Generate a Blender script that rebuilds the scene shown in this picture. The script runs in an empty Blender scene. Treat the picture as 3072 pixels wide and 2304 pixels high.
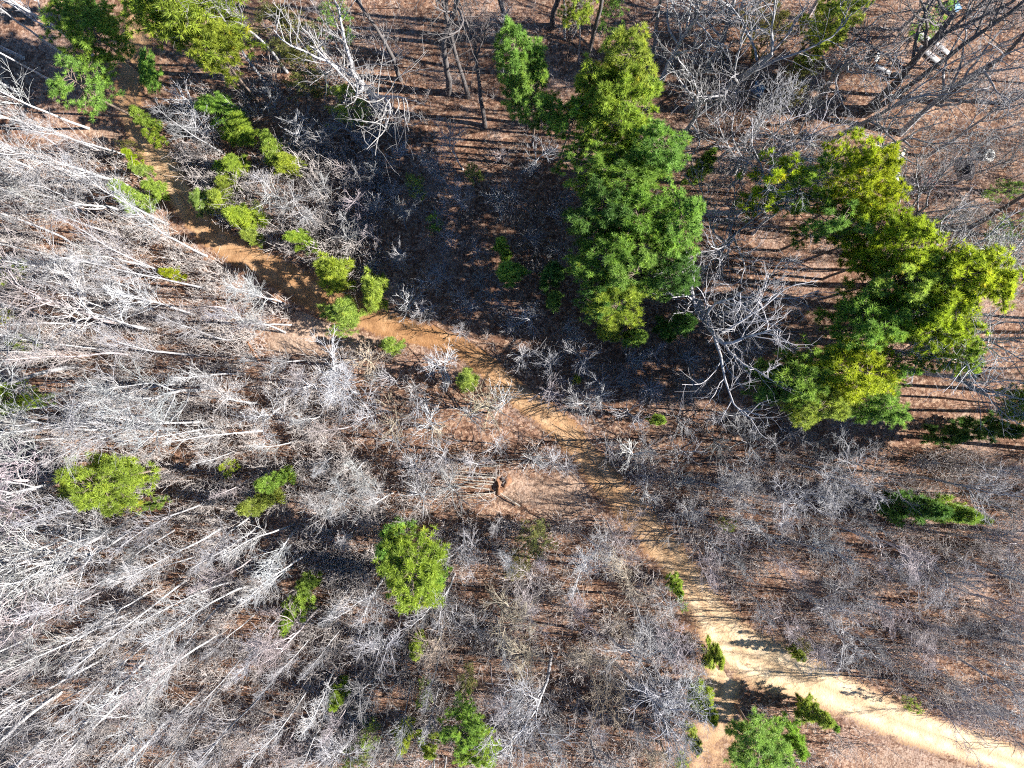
import bpy, math, random
import numpy as np
from mathutils import Vector, Matrix, Quaternion

# ------------------------------------------------------------------ camera, sky, sun, exposure
scene = bpy.context.scene
COL = scene.collection
H = 60.0                                   # flying height of the camera, metres
FOV = math.radians(71.5)
S = 2 * H * math.tan(FOV / 2) / 3072.0     # metres on the ground for one photo pixel

cam_d = bpy.data.cameras.new('camera')
cam_d.angle = FOV
cam_d.clip_end = 2000
cam = bpy.data.objects.new('camera', cam_d)
cam.location = (0, 0, H)
COL.objects.link(cam)
scene.camera = cam

SUN_EL, SUN_AZ = math.radians(30.5), math.radians(-4.5)      # sun stands to the right, slightly below
to_sun = Vector((math.cos(SUN_EL) * math.cos(SUN_AZ), math.cos(SUN_EL) * math.sin(SUN_AZ), math.sin(SUN_EL)))
world = bpy.data.worlds.new('World')
scene.world = world
world.use_nodes = True
wn = world.node_tree.nodes
wl = world.node_tree.links
wn.clear()
sky = wn.new('ShaderNodeTexSky')
sky.sky_type = 'NISHITA'
sky.sun_disc = False
sky.sun_elevation = SUN_EL
sky.ozone_density = 8.0
sky.dust_density = 0.2
sky.sun_rotation = math.atan2(to_sun.x, to_sun.y)
bg = wn.new('ShaderNodeBackground')
bg.inputs['Strength'].default_value = 0.05
wo = wn.new('ShaderNodeOutputWorld')
wl.new(sky.outputs[0], bg.inputs[0])
wl.new(bg.outputs[0], wo.inputs[0])
sun_d = bpy.data.lights.new('sun', 'SUN')
sun_d.energy = 5.0
sun_d.angle = math.radians(0.5)
sun_d.color = (1.0, 0.955, 0.89)
sun = bpy.data.objects.new('sun', sun_d)
sun.rotation_euler = to_sun.to_track_quat('Z', 'Y').to_euler()
sun.location = (60, 0, 60)
COL.objects.link(sun)
vs = scene.view_settings
vs.view_transform = 'Standard'
vs.look = 'None'
vs.exposure = 1.85
vs.gamma = 1.0
vs.use_curve_mapping = False
scene.cycles.use_denoising = False
scene.cycles.max_bounces = 3
scene.cycles.diffuse_bounces = 1
scene.cycles.transmission_bounces = 1
scene.cycles.glossy_bounces = 1
scene.cycles.adaptive_threshold = 0.03
scene.cycles.transparent_max_bounces = 4
scene.cycles.pixel_filter_type = 'BLACKMAN_HARRIS'
scene.cycles.filter_width = 1.1

rng = np.random.default_rng(11)
random.seed(11)


def world_at(px, py, z=0.0):
    """photo pixel -> place on the ground for something seen there at height z"""
    k = S * (1 - z / H)
    return (px - 1536) * k, (1152 - py) * k


def pixel_of(x, y, z=0.0):
    k = S * (1 - z / H)
    return x / k + 1536, 1152 - y / k


# ------------------------------------------------------------------ materials
def new_mat(name):
    m = bpy.data.materials.new(name)
    m.use_nodes = True
    nt = m.node_tree
    b = nt.nodes['Principled BSDF']
    b.inputs['Roughness'].default_value = 0.85
    b.inputs['Specular IOR Level'].default_value = 0.2
    return m, nt, b


def N(nt, kind, **kw):
    n = nt.nodes.new(kind)
    for k, v in kw.items():
        setattr(n, k, v)
    return n


def ramp(nt, fac, stops):
    r = N(nt, 'ShaderNodeValToRGB')
    el = r.color_ramp.elements
    while len(el) > 2:
        el.remove(el[-1])
    for i, (p, c) in enumerate(stops):
        e = el[i] if i < 2 else el.new(p)
        e.position = p
        e.color = (*c, 1) if len(c) == 3 else c
    nt.links.new(fac, r.inputs[0])
    return r.outputs[0]


def noise(nt, scale, detail=3, rough=0.6, vec=None, dist=0.0):
    n = N(nt, 'ShaderNodeTexNoise')
    n.inputs['Scale'].default_value = scale
    n.inputs['Detail'].default_value = detail
    n.inputs['Roughness'].default_value = rough
    n.inputs['Distortion'].default_value = dist
    if vec is not None:
        nt.links.new(vec, n.inputs['Vector'])
    return n.outputs['Fac']


def mix(nt, fac, a, b, blend='MIX'):
    m = N(nt, 'ShaderNodeMix', data_type='RGBA', blend_type=blend)
    if isinstance(fac, (int, float)):
        m.inputs[0].default_value = fac
    else:
        nt.links.new(fac, m.inputs[0])
    for sock, v in ((m.inputs[6], a), (m.inputs[7], b)):
        if isinstance(v, tuple):
            sock.default_value = (*v, 1)
        else:
            nt.links.new(v, sock)
    return m.outputs[2]


def math_n(nt, op, a, b=None, clamp=False):
    m = N(nt, 'ShaderNodeMath', operation=op, use_clamp=clamp)
    for i, v in enumerate((a, b)):
        if v is None:
            continue
        if isinstance(v, (int, float)):
            m.inputs[i].default_value = v
        else:
            nt.links.new(v, m.inputs[i])
    return m.outputs[0]


def smooth(nt, val, lo, hi):
    m = N(nt, 'ShaderNodeMapRange', interpolation_type='SMOOTHSTEP')
    nt.links.new(val, m.inputs[0])
    m.inputs[1].default_value = lo
    m.inputs[2].default_value = hi
    return m.outputs[0]


def litter_nodes(nt, vec):
    """fallen leaves: brown to tan with paler dry patches and red pine straw; returns colour, height"""
    fine = noise(nt, 6.0, 2, 0.75, vec)
    leaf = N(nt, 'ShaderNodeTexVoronoi')
    leaf.inputs['Scale'].default_value = 5.0
    leaf.inputs['Randomness'].default_value = 1.0
    nt.links.new(vec, leaf.inputs['Vector'])
    k = math_n(nt, 'ADD', math_n(nt, 'MULTIPLY', N_sep(nt, leaf.outputs['Color']), 0.55), math_n(nt, 'MULTIPLY', fine, 0.45))
    c = ramp(nt, k, [(0.12, (0.050, 0.024, 0.016)), (0.42, (0.140, 0.072, 0.044)), (0.62, (0.215, 0.125, 0.080)), (0.88, (0.38, 0.27, 0.19))])
    lo = N(nt, 'ShaderNodeTexNoise')
    lo.inputs['Scale'].default_value = 0.22
    lo.inputs['Detail'].default_value = 4
    lo.inputs['Roughness'].default_value = 0.65
    nt.links.new(vec, lo.inputs['Vector'])
    jit = math_n(nt, 'MULTIPLY', math_n(nt, 'SUBTRACT', fine, 0.5), 0.7)
    dry = smooth(nt, math_n(nt, 'ADD', lo.outputs['Fac'], jit), 0.46, 0.80)
    c = mix(nt, math_n(nt, 'MULTIPLY', dry, 0.65), c, (0.33, 0.245, 0.205))
    straw = smooth(nt, math_n(nt, 'ADD', N_blue(nt, lo.outputs['Color']), jit), 0.60, 0.82)
    c = mix(nt, math_n(nt, 'MULTIPLY', straw, 0.5), c, (0.20, 0.085, 0.04))
    return c, fine


def N_sep(nt, col):
    s = N(nt, 'ShaderNodeSeparateColor')
    nt.links.new(col, s.inputs[0])
    return s.outputs[0]


def N_blue(nt, col):
    s = N(nt, 'ShaderNodeSeparateColor')
    nt.links.new(col, s.inputs[0])
    return s.outputs[2]


def bump(nt, bsdf, hgt, dist, strength=1.0):
    b = N(nt, 'ShaderNodeBump')
    b.inputs['Distance'].default_value = dist
    b.inputs['Strength'].default_value = strength
    nt.links.new(hgt, b.inputs['Height'])
    nt.links.new(b.outputs[0], bsdf.inputs['Normal'])


def make_ground_mat():
    m, nt, b = new_mat('leaf_litter_ground')
    geo = N(nt, 'ShaderNodeNewGeometry')
    c, h = litter_nodes(nt, geo.outputs['Position'])
    at = N(nt, 'ShaderNodeAttribute', attribute_name='dry')       # bare, drier, sandier soil zones
    pale = mix(nt, h, (0.15, 0.09, 0.06), (0.52, 0.39, 0.29))
    c = mix(nt, math_n(nt, 'MULTIPLY', smooth(nt, math_n(nt, 'ADD', at.outputs['Fac'], math_n(nt, 'SUBTRACT', h, 0.5)), 0.15, 0.95), 0.8), c, pale)
    nt.links.new(c, b.inputs['Base Color'])
    bump(nt, b, h, 0.07, 0.8)
    b.inputs['Roughness'].default_value = 0.95
    return m


def make_trail_mat():
    m, nt, b = new_mat('trail_dirt')
    geo = N(nt, 'ShaderNodeNewGeometry')
    pos = geo.outputs['Position']
    lit, h = litter_nodes(nt, pos)
    edge = N(nt, 'ShaderNodeAttribute', attribute_name='edge').outputs['Fac']     # 0 middle of the trail, 1 its rim
    sand = N(nt, 'ShaderNodeAttribute', attribute_name='sand').outputs['Fac']     # 0 orange clay, 1 pale sand
    cover = N(nt, 'ShaderNodeAttribute', attribute_name='cover').outputs['Fac']   # how much leaf litter lies on it; also darkens the shaded middle stretch
    n1 = noise(nt, 0.8, 4, 0.7, pos)
    n2 = h
    clay = ramp(nt, n1, [(0.3, (0.15, 0.066, 0.024)), (0.52, (0.255, 0.125, 0.050)), (0.75, (0.36, 0.205, 0.095))])
    pale = ramp(nt, n1, [(0.3, (0.38, 0.25, 0.14)), (0.52, (0.58, 0.44, 0.28)), (0.75, (0.76, 0.64, 0.48))])
    n1c = math_n(nt, 'SUBTRACT', n1, 0.5)
    n2c = math_n(nt, 'SUBTRACT', n2, 0.5)
    # the wheel tracks are worn to pale sand, the margins stay clay
    wear = smooth(nt, math_n(nt, 'ADD', math_n(nt, 'ABSOLUTE', math_n(nt, 'SUBTRACT', edge, 0.30)), math_n(nt, 'MULTIPLY', n1c, 0.9)), 0.50, 0.02)
    dirt = mix(nt, math_n(nt, 'MULTIPLY', sand, math_n(nt, 'ADD', math_n(nt, 'MULTIPLY', wear, 0.65), 0.35)), clay, pale)
    dirt = mix(nt, math_n(nt, 'MULTIPLY', smooth(nt, n2, 0.55, 0.8), 0.45), dirt, (0.14, 0.075, 0.038))
    e = math_n(nt, 'ADD', edge, math_n(nt, 'ADD', math_n(nt, 'MULTIPLY', n1c, 0.9), math_n(nt, 'MULTIPLY', n2c, 0.7)))
    f = smooth(nt, e, 0.60, 0.84)
    cov = smooth(nt, math_n(nt, 'ADD', cover, math_n(nt, 'ADD', math_n(nt, 'MULTIPLY', n1c, -1.2), n2c)), 0.3, 0.62)
    f = math_n(nt, 'MAXIMUM', f, math_n(nt, 'MULTIPLY', cov, 0.85))
    f = math_n(nt, 'MAXIMUM', f, smooth(nt, edge, 0.82, 0.95))
    nt.links.new(mix(nt, f, dirt, lit), b.inputs['Base Color'])
    bump(nt, b, n2, 0.06, 0.7)
    b.inputs['Roughness'].default_value = 0.95
    return m


def make_bark_mat(name, dark, light, scale=2.2):
    """bark tinted by each object's own colour"""
    m, nt, b = new_mat(name)
    tc = N(nt, 'ShaderNodeTexCoord')
    oi = N(nt, 'ShaderNodeObjectInfo')
    n = noise(nt, scale, 4, 0.7, tc.outputs['Object'])
    c = ramp(nt, n, [(0.32, dark), (0.62, light)])
    c = mix(nt, 1.0, c, oi.outputs['Color'], 'MULTIPLY')
    nt.links.new(c, b.inputs['Base Color'])
    return m


def make_needle_mat():
    m, nt, b = new_mat('pine_needles')
    oi = N(nt, 'ShaderNodeObjectInfo')
    t = N(nt, 'ShaderNodeAttribute', attribute_name='tint').outputs['Fac']
    c = ramp(nt, t, [(0.0, (0.42, 0.48, 0.5)), (0.6, (1.0, 1.0, 1.0)), (0.93, (1.22, 1.16, 0.9)), (1.0, (1.6, 1.05, 0.75))])
    c = mix(nt, 1.0, c, oi.outputs['Color'], 'MULTIPLY')
    nt.links.new(c, b.inputs['Base Color'])
    b.inputs['Roughness'].default_value = 0.55
    b.inputs['Specular IOR Level'].default_value = 0.35
    tr = N(nt, 'ShaderNodeBsdfTranslucent')
    nt.links.new(c, tr.inputs[0])
    ms = N(nt, 'ShaderNodeMixShader')
    ms.inputs[0].default_value = 0.5
    nt.links.new(b.outputs[0], ms.inputs[1])
    nt.links.new(tr.outputs[0], ms.inputs[2])
    nt.links.new(ms.outputs[0], nt.nodes['Material Output'].inputs[0])
    return m


def plain_mat(name, c0, c1, scale=4.0, rough=0.7):
    m, nt, b = new_mat(name)
    tc = N(nt, 'ShaderNodeTexCoord')
    c = ramp(nt, noise(nt, scale, 5, 0.7, tc.outputs['Object']), [(0.35, c0), (0.68, c1)])
    nt.links.new(c, b.inputs['Base Color'])
    b.inputs['Roughness'].default_value = rough
    return m


M_GROUND = make_ground_mat()
M_TRAIL = make_trail_mat()
M_BARK = make_bark_mat('pale_bark', (0.62, 0.60, 0.60), (1.0, 1.0, 1.0))
M_TWIG = make_bark_mat('twig_bark', (0.75, 0.73, 0.72), (1.0, 1.0, 1.0), 0.9)
M_PBARK = make_bark_mat('pine_bark', (0.55, 0.5, 0.5), (1.0, 1.0, 1.0), 3.0)
M_NEEDLE = make_needle_mat()


# ------------------------------------------------------------------ mesh helpers
class MB:
    """collects vertices and faces, then links them as one mesh"""
    def __init__(self):
        self.v, self.f4, self.f3, self.t, self.n = [], [], [], [], 0

    def add(self, v, f4=None, f3=None, tint=None):
        v = np.asarray(v, float).reshape(-1, 3)
        if f4 is not None and len(f4):
            self.f4.append(np.asarray(f4, int) + self.n)
        if f3 is not None and len(f3):
            self.f3.append(np.asarray(f3, int) + self.n)
        self.v.append(v)
        self.t.append(np.full(len(v), 0.5) if tint is None else np.asarray(tint, float))
        self.n += len(v)

    def mesh(self, name, mat, smooth_=False, tint=False):
        v = np.concatenate(self.v)
        f4 = np.concatenate(self.f4) if self.f4 else np.zeros((0, 4), int)
        f3 = np.concatenate(self.f3) if self.f3 else np.zeros((0, 3), int)
        me = bpy.data.meshes.new(name)
        me.vertices.add(len(v))
        me.vertices.foreach_set('co', v.astype(np.float32).ravel())
        loops = np.concatenate([f4.ravel(), f3.ravel()]).astype(np.int32)
        me.loops.add(len(loops))
        me.loops.foreach_set('vertex_index', loops)
        nf = len(f4) + len(f3)
        st = np.concatenate([np.arange(len(f4)) * 4, len(f4) * 4 + np.arange(len(f3)) * 3]).astype(np.int32)
        me.polygons.add(nf)
        me.polygons.foreach_set('loop_start', st)
        if smooth_:
            me.polygons.foreach_set('use_smooth', np.ones(nf, bool))
        if tint:
            a = me.attributes.new('tint', 'FLOAT', 'POINT')
            a.data.foreach_set('value', np.concatenate(self.t).astype(np.float32))
        me.update()
        me.materials.append(mat)
        return me


def norm(a):
    return a / np.maximum(np.linalg.norm(a, axis=-1, keepdims=True), 1e-9)


def tubes(mb, pts, rad, k=3):
    """pts (n, m, 3), rad (n, m): n tapering tubes of k sides"""
    pts = np.asarray(pts, float)
    n, m, _ = pts.shape
    tan = norm(np.gradient(pts, axis=1))
    ref = np.where(np.abs(tan[..., 2:3]) > 0.85, np.array([1.0, 0, 0]), np.array([0, 0, 1.0]))
    u = norm(np.cross(tan, ref))
    w = np.cross(tan, u)
    a = np.arange(k) * 2 * math.pi / k
    ring = u[:, :, None, :] * np.cos(a)[None, None, :, None] + w[:, :, None, :] * np.sin(a)[None, None, :, None]
    v = pts[:, :, None, :] + ring * np.asarray(rad)[:, :, None, None]
    idx = np.arange(n * m * k).reshape(n, m, k)
    a0, a1 = idx[:, :-1, :], idx[:, 1:, :]
    f = np.stack([a0, np.roll(a0, -1, 2), np.roll(a1, -1, 2), a1], -1).reshape(-1, 4)
    mb.add(v, f4=f)


def wander_path(r, start, d, length, m, wob, up=0.0, droop=0.0):
    """n growing paths of m points"""
    n = len(start)
    pts = np.zeros((n, m, 3))
    pts[:, 0] = start
    step = (np.asarray(length) / (m - 1))[:, None]
    d = norm(d)
    for i in range(1, m):
        d = norm(d + r.normal(0, wob, (n, 3)) + np.array([0, 0, up - droop * i / m]))
        pts[:, i] = pts[:, i - 1] + d * step
    return pts


def children(r, par, nch, t0, t1, ang, angv, bias=0.0):
    """nch child starts on each parent path: positions, directions, param"""
    n, m, _ = par.shape
    t = t0 + (t1 - t0) * (np.arange(nch)[None, :] + r.uniform(0.1, 0.9, (n, nch))) / nch
    x = t * (m - 1)
    i = np.minimum(x.astype(int), m - 2)
    fr = (x - i)[..., None]
    rows = np.arange(n)[:, None]
    p0, p1 = par[rows, i], par[rows, i + 1]
    pos = p0 * (1 - fr) + p1 * fr
    tan = norm(p1 - p0)
    rv = r.normal(0, 1, tan.shape)
    perp = norm(rv - tan * (rv * tan).sum(-1, keepdims=True))
    a = np.radians(ang + r.normal(0, angv, (n, nch)))[..., None]
    d = norm(tan * np.cos(a) + perp * np.sin(a) + np.array([0, 0, bias]))
    return pos.reshape(-1, 3), d.reshape(-1, 3), t.reshape(-1)


def link(name, data, parent=None, loc=(0, 0, 0)):
    o = bpy.data.objects.new(name, data)
    o.location = loc
    COL.objects.link(o)
    if parent is not None:
        o.parent = parent
    return o


def tag(o, label=None, cat=None, group=None, kind=None):
    if label: o['label'] = label
    if cat: o['category'] = cat
    if group: o['group'] = group
    if kind: o['kind'] = kind
    return o


# ------------------------------------------------------------------ the trail
TRAIL = [  # photo pixel of the middle line, width in photo pixels, sand, leaf cover
    (425, -160, 80, .25, .2), (420, -40, 80, .25, .1), (417, 90, 84, .3, .0), (405, 190, 84, .25, .1), (385, 290, 90, .2, .35), (405, 365, 84, .3, .12),
    (468, 468, 88, .5, .0), (528, 560, 90, .55, .0), (575, 640, 84, .35, .0), (650, 715, 84, .25, .05), (748, 772, 88, .2, .05),
    (856, 828, 98, .15, .0), (950, 888, 104, .15, .0), (1050, 930, 100, .15, .05), (1130, 962, 84, .12, .1), (1230, 995, 74, .08, .15),  # low sand, extra cover through the centre: shade put into the trail colour
    (1348, 1027, 68, .08, .15), (1438, 1083, 70, .12, .12), (1492, 1132, 74, .25, .05), (1545, 1180, 78, .3, .0), (1610, 1222, 84, .32, .0),
    (1680, 1280, 86, .32, .0), (1745, 1352, 86, .32, .0), (1806, 1430, 92, .3, .05), (1868, 1500, 100, .3, .0), (1940, 1585, 104, .4, .0),
    (2008, 1666, 104, .5, .0), (2070, 1746, 108, .55, .0), (2128, 1836, 124, .75, .0), (2185, 1915, 150, .95, .0), (2250, 1965, 165, 1, .0),
    (2340, 2004, 165, .95, .15), (2465, 2056, 145, .95, .15), (2580, 2110, 125, .95, .15), (2696, 2164, 115, .95, .1), (2835, 2214, 110, 1, .1),
    (2974, 2260, 100, 1, .1), (3080, 2298, 100, .9, .1), (3300, 2380, 100, .9, .1)]
SPUR = [(2200, 1950, 140, .9, .0), (2176, 2010, 120, .85, .05), (2160, 2070, 130, .6, .2), (2150, 2130, 130, .5, .32), (2146, 2200, 140, .4, .4),
        (2135, 2260, 150, .35, .45), (2128, 2330, 150, .3, .5), (2120, 2480, 150, .3, .5)]


def catmull(rows, step=10):
    P = np.array(rows, float)
    out = []
    for i in range(len(P) - 1):
        p0, p1, p2, p3 = P[max(i - 1, 0)], P[i], P[i + 1], P[min(i + 2, len(P) - 1)]
        n = max(2, int(np.hypot(*(p2 - p1)[:2]) / step))
        t = (np.arange(n) / n)[:, None]
        out.append(0.5 * ((2 * p1) + (-p0 + p2) * t + (2 * p0 - 5 * p1 + 4 * p2 - p3) * t ** 2 + (-p0 + 3 * p1 - 3 * p2 + p3) * t ** 3))
    out.append(P[-1:])
    return np.concatenate(out)


TR1, TR2 = catmull(TRAIL), catmull(SPUR)
ALLTR = np.concatenate([TR1, TR2])


def trail_gap(px, py):
    """distance to the trail's middle over its half width (photo pixels), and raw distance to its rim"""
    px, py = np.atleast_1d(px).astype(float), np.atleast_1d(py).astype(float)
    if px.size == 1:
        d = np.hypot(px[0] - ALLTR[:, 0], py[0] - ALLTR[:, 1])
        return np.array([(d / (ALLTR[:, 2] / 2)).min()]), np.array([(d - ALLTR[:, 2] / 2).min()])
    best = np.full(px.shape, 1e9)
    rim = np.full(px.shape, 1e9)
    for i in range(0, len(ALLTR), 2):
        d = np.hypot(px - ALLTR[i, 0], py - ALLTR[i, 1])
        best = np.minimum(best, d / (ALLTR[i, 2] / 2))
        rim = np.minimum(rim, d - ALLTR[i, 2] / 2)
    return best, rim


def trail_strip(name, T, z, label=None):
    mb = MB()
    xy = np.array([world_at(p[0], p[1]) for p in T])
    tan = norm(np.gradient(xy, axis=0))
    nor = np.stack([-tan[:, 1], tan[:, 0]], -1)
    K = 17
    u = np.linspace(-1, 1, K)
    half = T[:, 2] / 2 * S * 1.25
    v = np.zeros((len(T), K, 3))
    v[:, :, :2] = xy[:, None, :] + nor[:, None, :] * (u[None, :, None] * half[:, None, None])
    r = np.random.default_rng(5)
    prof = -0.035 * np.exp(-((np.abs(u) - 0.22) / 0.09) ** 2) - 0.12 * np.abs(u) ** 10
    v[:, :, 2] = z + prof[None, :] + r.normal(0, 0.008, v.shape[:2])
    idx = np.arange(len(T) * K).reshape(len(T), K)
    f = np.stack([idx[:-1, :-1], idx[1:, :-1], idx[1:, 1:], idx[:-1, 1:]], -1).reshape(-1, 4)
    mb.add(v, f4=f[:, ::-1])
    me = mb.mesh(name, M_TRAIL, True)
    for nm, val in (('edge', np.repeat(np.abs(u)[None, :], len(T), 0)), ('sand', np.repeat(T[:, 3:4], K, 1)), ('cover', np.repeat(T[:, 4:5], K, 1))):
        a = me.attributes.new(nm, 'FLOAT', 'POINT')
        a.data.foreach_set('value', val.ravel().astype(np.float32))
    return tag(link(name, me), label, kind='structure')


trail_strip('path', TR1, 0.045)
trail_strip('side_path', TR2, 0.022)

# ------------------------------------------------------------------ the ground
DRY = [(930, 1010, 150, 70, .95), (1640, 1480, 190, 90, .6), (1090, 1010, 90, 45, .6), (2800, 2290, 300, 70, .55), (2390, 2075, 90, 40, .5), (330, 380, 70, 50, .6),
       (640, 1330, 110, 60, .35), (520, 1420, 60, 40, .4), (1150, 70, 260, 60, .15), (1900, 110, 180, 60, .3), (2950, 300, 160, 60, .3), (2780, 680, 180, 80, .2)]


def make_ground():
    xs = np.concatenate([[-900, -300, -120], np.arange(-60, 60.01, 0.6), [120, 300, 900]])
    ys = np.concatenate([[-900, -300, -120], np.arange(-50, 50.01, 0.6), [120, 300, 900]])
    X, Y = np.meshgrid(xs, ys)
    px, py = X / S + 1536, 1152 - Y / S
    g, rim = trail_gap(px.ravel(), py.ravel())
    rim = rim.reshape(X.shape) * S
    r = np.random.default_rng(3)
    Z = np.zeros_like(X)
    for _ in range(26):
        a, ph, f = r.uniform(0, 6.28), r.uniform(0, 6.28), r.uniform(0.12, 1.1)
        Z += 0.05 / (f + 0.25) * np.sin((X * math.cos(a) + Y * math.sin(a)) * f + ph) * 0.45
    Z += r.normal(0, 0.02, Z.shape)
    blend = np.clip((rim - 0.6) / 2.5, 0, 1)
    Z = Z * blend - 0.045 * (1 - np.clip((rim - 0.4) / 1.2, 0, 1))
    far = (np.abs(X) > 61) | (np.abs(Y) > 51)
    Z[far] = 0
    mb = MB()
    ny, nx = X.shape
    idx = np.arange(nx * ny).reshape(ny, nx)
    f = np.stack([idx[:-1, :-1], idx[:-1, 1:], idx[1:, 1:], idx[1:, :-1]], -1).reshape(-1, 4)
    mb.add(np.stack([X, Y, Z], -1), f4=f)
    me = mb.mesh('ground', M_GROUND, True)
    d = np.zeros_like(X)
    for cx, cy, rx, ry, k in DRY:
        q = ((px - cx) / rx) ** 2 + ((py - cy) / ry) ** 2
        q = q + .35 * np.sin(X * 1.1 + 2 * np.sin(Y * .9)) + .3 * np.sin(Y * 1.7 + 1.5 * np.sin(X * .7))
        d = np.maximum(d, k * np.clip((1.5 - q) * .8, 0, 1))
    a = me.attributes.new('dry', 'FLOAT', 'POINT')
    a.data.foreach_set('value', d.ravel().astype(np.float32))
    return tag(link('ground', me), kind='structure')


ground = make_ground()


# ------------------------------------------------------------------ bare trees
def bare_variant(seed, kind):
    """returns dict(trunk=mesh, limbs=[mesh], crown=mesh, h=height) of one bare tree"""
    r = np.random.default_rng(seed)
    tr, cr, limbs = MB(), MB(), []
    if kind == 'slender':               # tall thin forest trees with high fans of twigs
        h = 16.0
        m = 12
        p = wander_path(r, np.array([[0, 0, -0.3]]), np.array([[r.normal(0, .035), r.normal(0, .035), 1]]), np.array([h + .3]), m, 0.035, 0.02)
        rad = np.linspace(0.10, 0.016, m)[None] * (1 + 0.25 * (np.arange(m) == 0))
        tubes(tr, p, rad, 7)
        s, d, t = children(r, p, 26, 0.42, 0.97, 36, 9, 0.25)
        L = (3.2 * (1 - t) + 0.8) * r.uniform(0.55, 1.25, len(t))
        b1 = wander_path(r, s, d, L, 5, 0.10, 0.07)
        r1 = np.interp(t, [0.3, 1], [0.029, 0.013])
        tubes(cr, b1, r1[:, None] * np.linspace(1, .4, 5)[None], 4)
        s, d, t2 = children(r, b1, 6, 0.2, 0.97, 36, 12, 0.18)
        L2 = np.repeat(L, 6) * (0.75 - 0.4 * t2) * r.uniform(.6, 1.2, len(t2))
        b2 = wander_path(r, s, d, L2, 4, 0.13, 0.06)
        tubes(cr, b2, np.linspace(0.014, .007, 4)[None].repeat(len(b2), 0), 3)
        s, d, t3 = children(r, b2, 3, 0.2, 1, 30, 12, 0.12)
        L3 = np.repeat(L2, 3) * r.uniform(.35, .75, len(t3))
        b3 = wander_path(r, s, d, L3, 3, 0.14, 0.05)
        tubes(cr, b3, np.linspace(0.0085, .005, 3)[None].repeat(len(b3), 0), 3)
    elif kind == 'spreading':           # young tree, star of twigs seen from above
        h = 6.0
        m = 8
        p = wander_path(r, np.array([[0, 0, -0.2]]), np.array([[r.normal(0, .1), r.normal(0, .1), 1]]), np.array([h * .92]), m, 0.09, 0.05)
        tubes(tr, p, np.linspace(0.075, 0.018, m)[None], 6)
        s, d, t = children(r, p, 20, 0.22, 0.96, 58, 12, 0.12)
        L = (2.3 * (1 - t) + 0.7) * r.uniform(0.65, 1.2, len(t))
        b1 = wander_path(r, s, d, L, 6, 0.13, 0.07)
        tubes(cr, b1, np.interp(t, [0.2, 1], [.040, .020])[:, None] * np.linspace(1, .45, 6)[None], 4)
        s, d, t2 = children(r, b1, 5, 0.2, 0.98, 38, 12, 0.1)
        L2 = np.repeat(L, 5) * (0.6 - 0.3 * t2) * r.uniform(.6, 1.2, len(t2))
        b2 = wander_path(r, s, d, L2, 4, 0.15, 0.06)
        tubes(cr, b2, np.linspace(0.016, .008, 4)[None].repeat(len(b2), 0), 3)
        s, d, t3 = children(r, b2, 2, 0.25, 1, 34, 14, 0.1)
        b3 = wander_path(r, s, d, np.repeat(L2, 2) * r.uniform(.35, .7, len(t3)), 3, 0.15, 0.04)
        tubes(cr, b3, np.linspace(0.0085, .005, 3)[None].repeat(len(b3), 0), 3)
    else:
        if kind == 'forked':            # mid-sized tree forking into a rounded head
            h, r0, fork, nl, LL, a1 = 12.0, 0.13, 0.42, 5, 5.2, 30
        elif kind == 'oak':             # big spreading crown on heavy crooked limbs
            h, r0, fork, nl, LL, a1 = 15.0, 0.27, 0.42, 7, 7.4, 48
        else:                           # 'pole': tall crooked stem, limbs only near the top
            h, r0, fork, nl, LL, a1 = 17.0, 0.20, 0.70, 5, 4.6, 36
        m = 11
        hl = h * (0.72 if kind != 'pole' else 0.88)
        wob = 0.05 if kind == 'forked' else 0.07
        p = wander_path(r, np.array([[0, 0, -0.3]]), np.array([[r.normal(0, .06), r.normal(0, .06), 1]]), np.array([hl]), m, wob, 0.05)
        tubes(tr, p, (np.linspace(r0, r0 * .42, m) * (1 + 0.3 * (np.arange(m) == 0)))[None], 8)
        s, d, t = children(r, p, nl, fork, 1.0, a1, 8, 0.2)
        L = LL * r.uniform(0.75, 1.15, nl) * np.interp(t, [fork, 1], [1.05, .8])
        b1 = wander_path(r, s, d, L, 9, 0.15, 0.07)
        r1 = r0 * np.interp(t, [fork, 1], [.42, .36])
        rr = r1[:, None] * np.linspace(1, .25, 9)[None]
        for i in range(nl):
            lm = MB()
            tubes(lm, b1[i:i + 1], rr[i:i + 1], 6)
            limbs.append(lm.mesh('limb', M_BARK, True))
        n2, n3, n4 = {'forked': (9, 5, 3), 'oak': (9, 4, 2), 'pole': (7, 4, 2)}[kind]
        s, d, t2 = children(r, b1, n2, 0.2, 0.98, 48, 12, 0.10)
        L2 = np.repeat(L, n2) * (0.55 - 0.28 * t2) * r.uniform(.6, 1.25, len(t2))
        b2 = wander_path(r, s, d, L2, 6, 0.17, 0.06)
        tubes(cr, b2, np.repeat(r1, n2)[:, None] * np.linspace(.30, .12, 6)[None] + 0.005, 4)
        s, d, t3 = children(r, b2, n3, 0.2, 0.99, 40, 13, 0.07)
        L3 = np.repeat(L2, n3) * (0.65 - 0.25 * t3) * r.uniform(.6, 1.2, len(t3))
        b3 = wander_path(r, s, d, L3, 4, 0.17, 0.04)
        tubes(cr, b3, np.linspace(0.016, .008, 4)[None].repeat(len(b3), 0), 3)
        s, d, t4 = children(r, b3, n4, 0.2, 1, 36, 15, 0.05)
        b4 = wander_path(r, s, d, np.repeat(L3, n4) * r.uniform(.4, .8, len(t4)), 3, 0.16, 0.03)
        tubes(cr, b4, np.linspace(0.009, .005, 3)[None].repeat(len(b4), 0), 3)
    return dict(trunk=tr.mesh('trunk', M_BARK, True), limbs=limbs, crown=cr.mesh('crown', M_TWIG), h=h)


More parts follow.
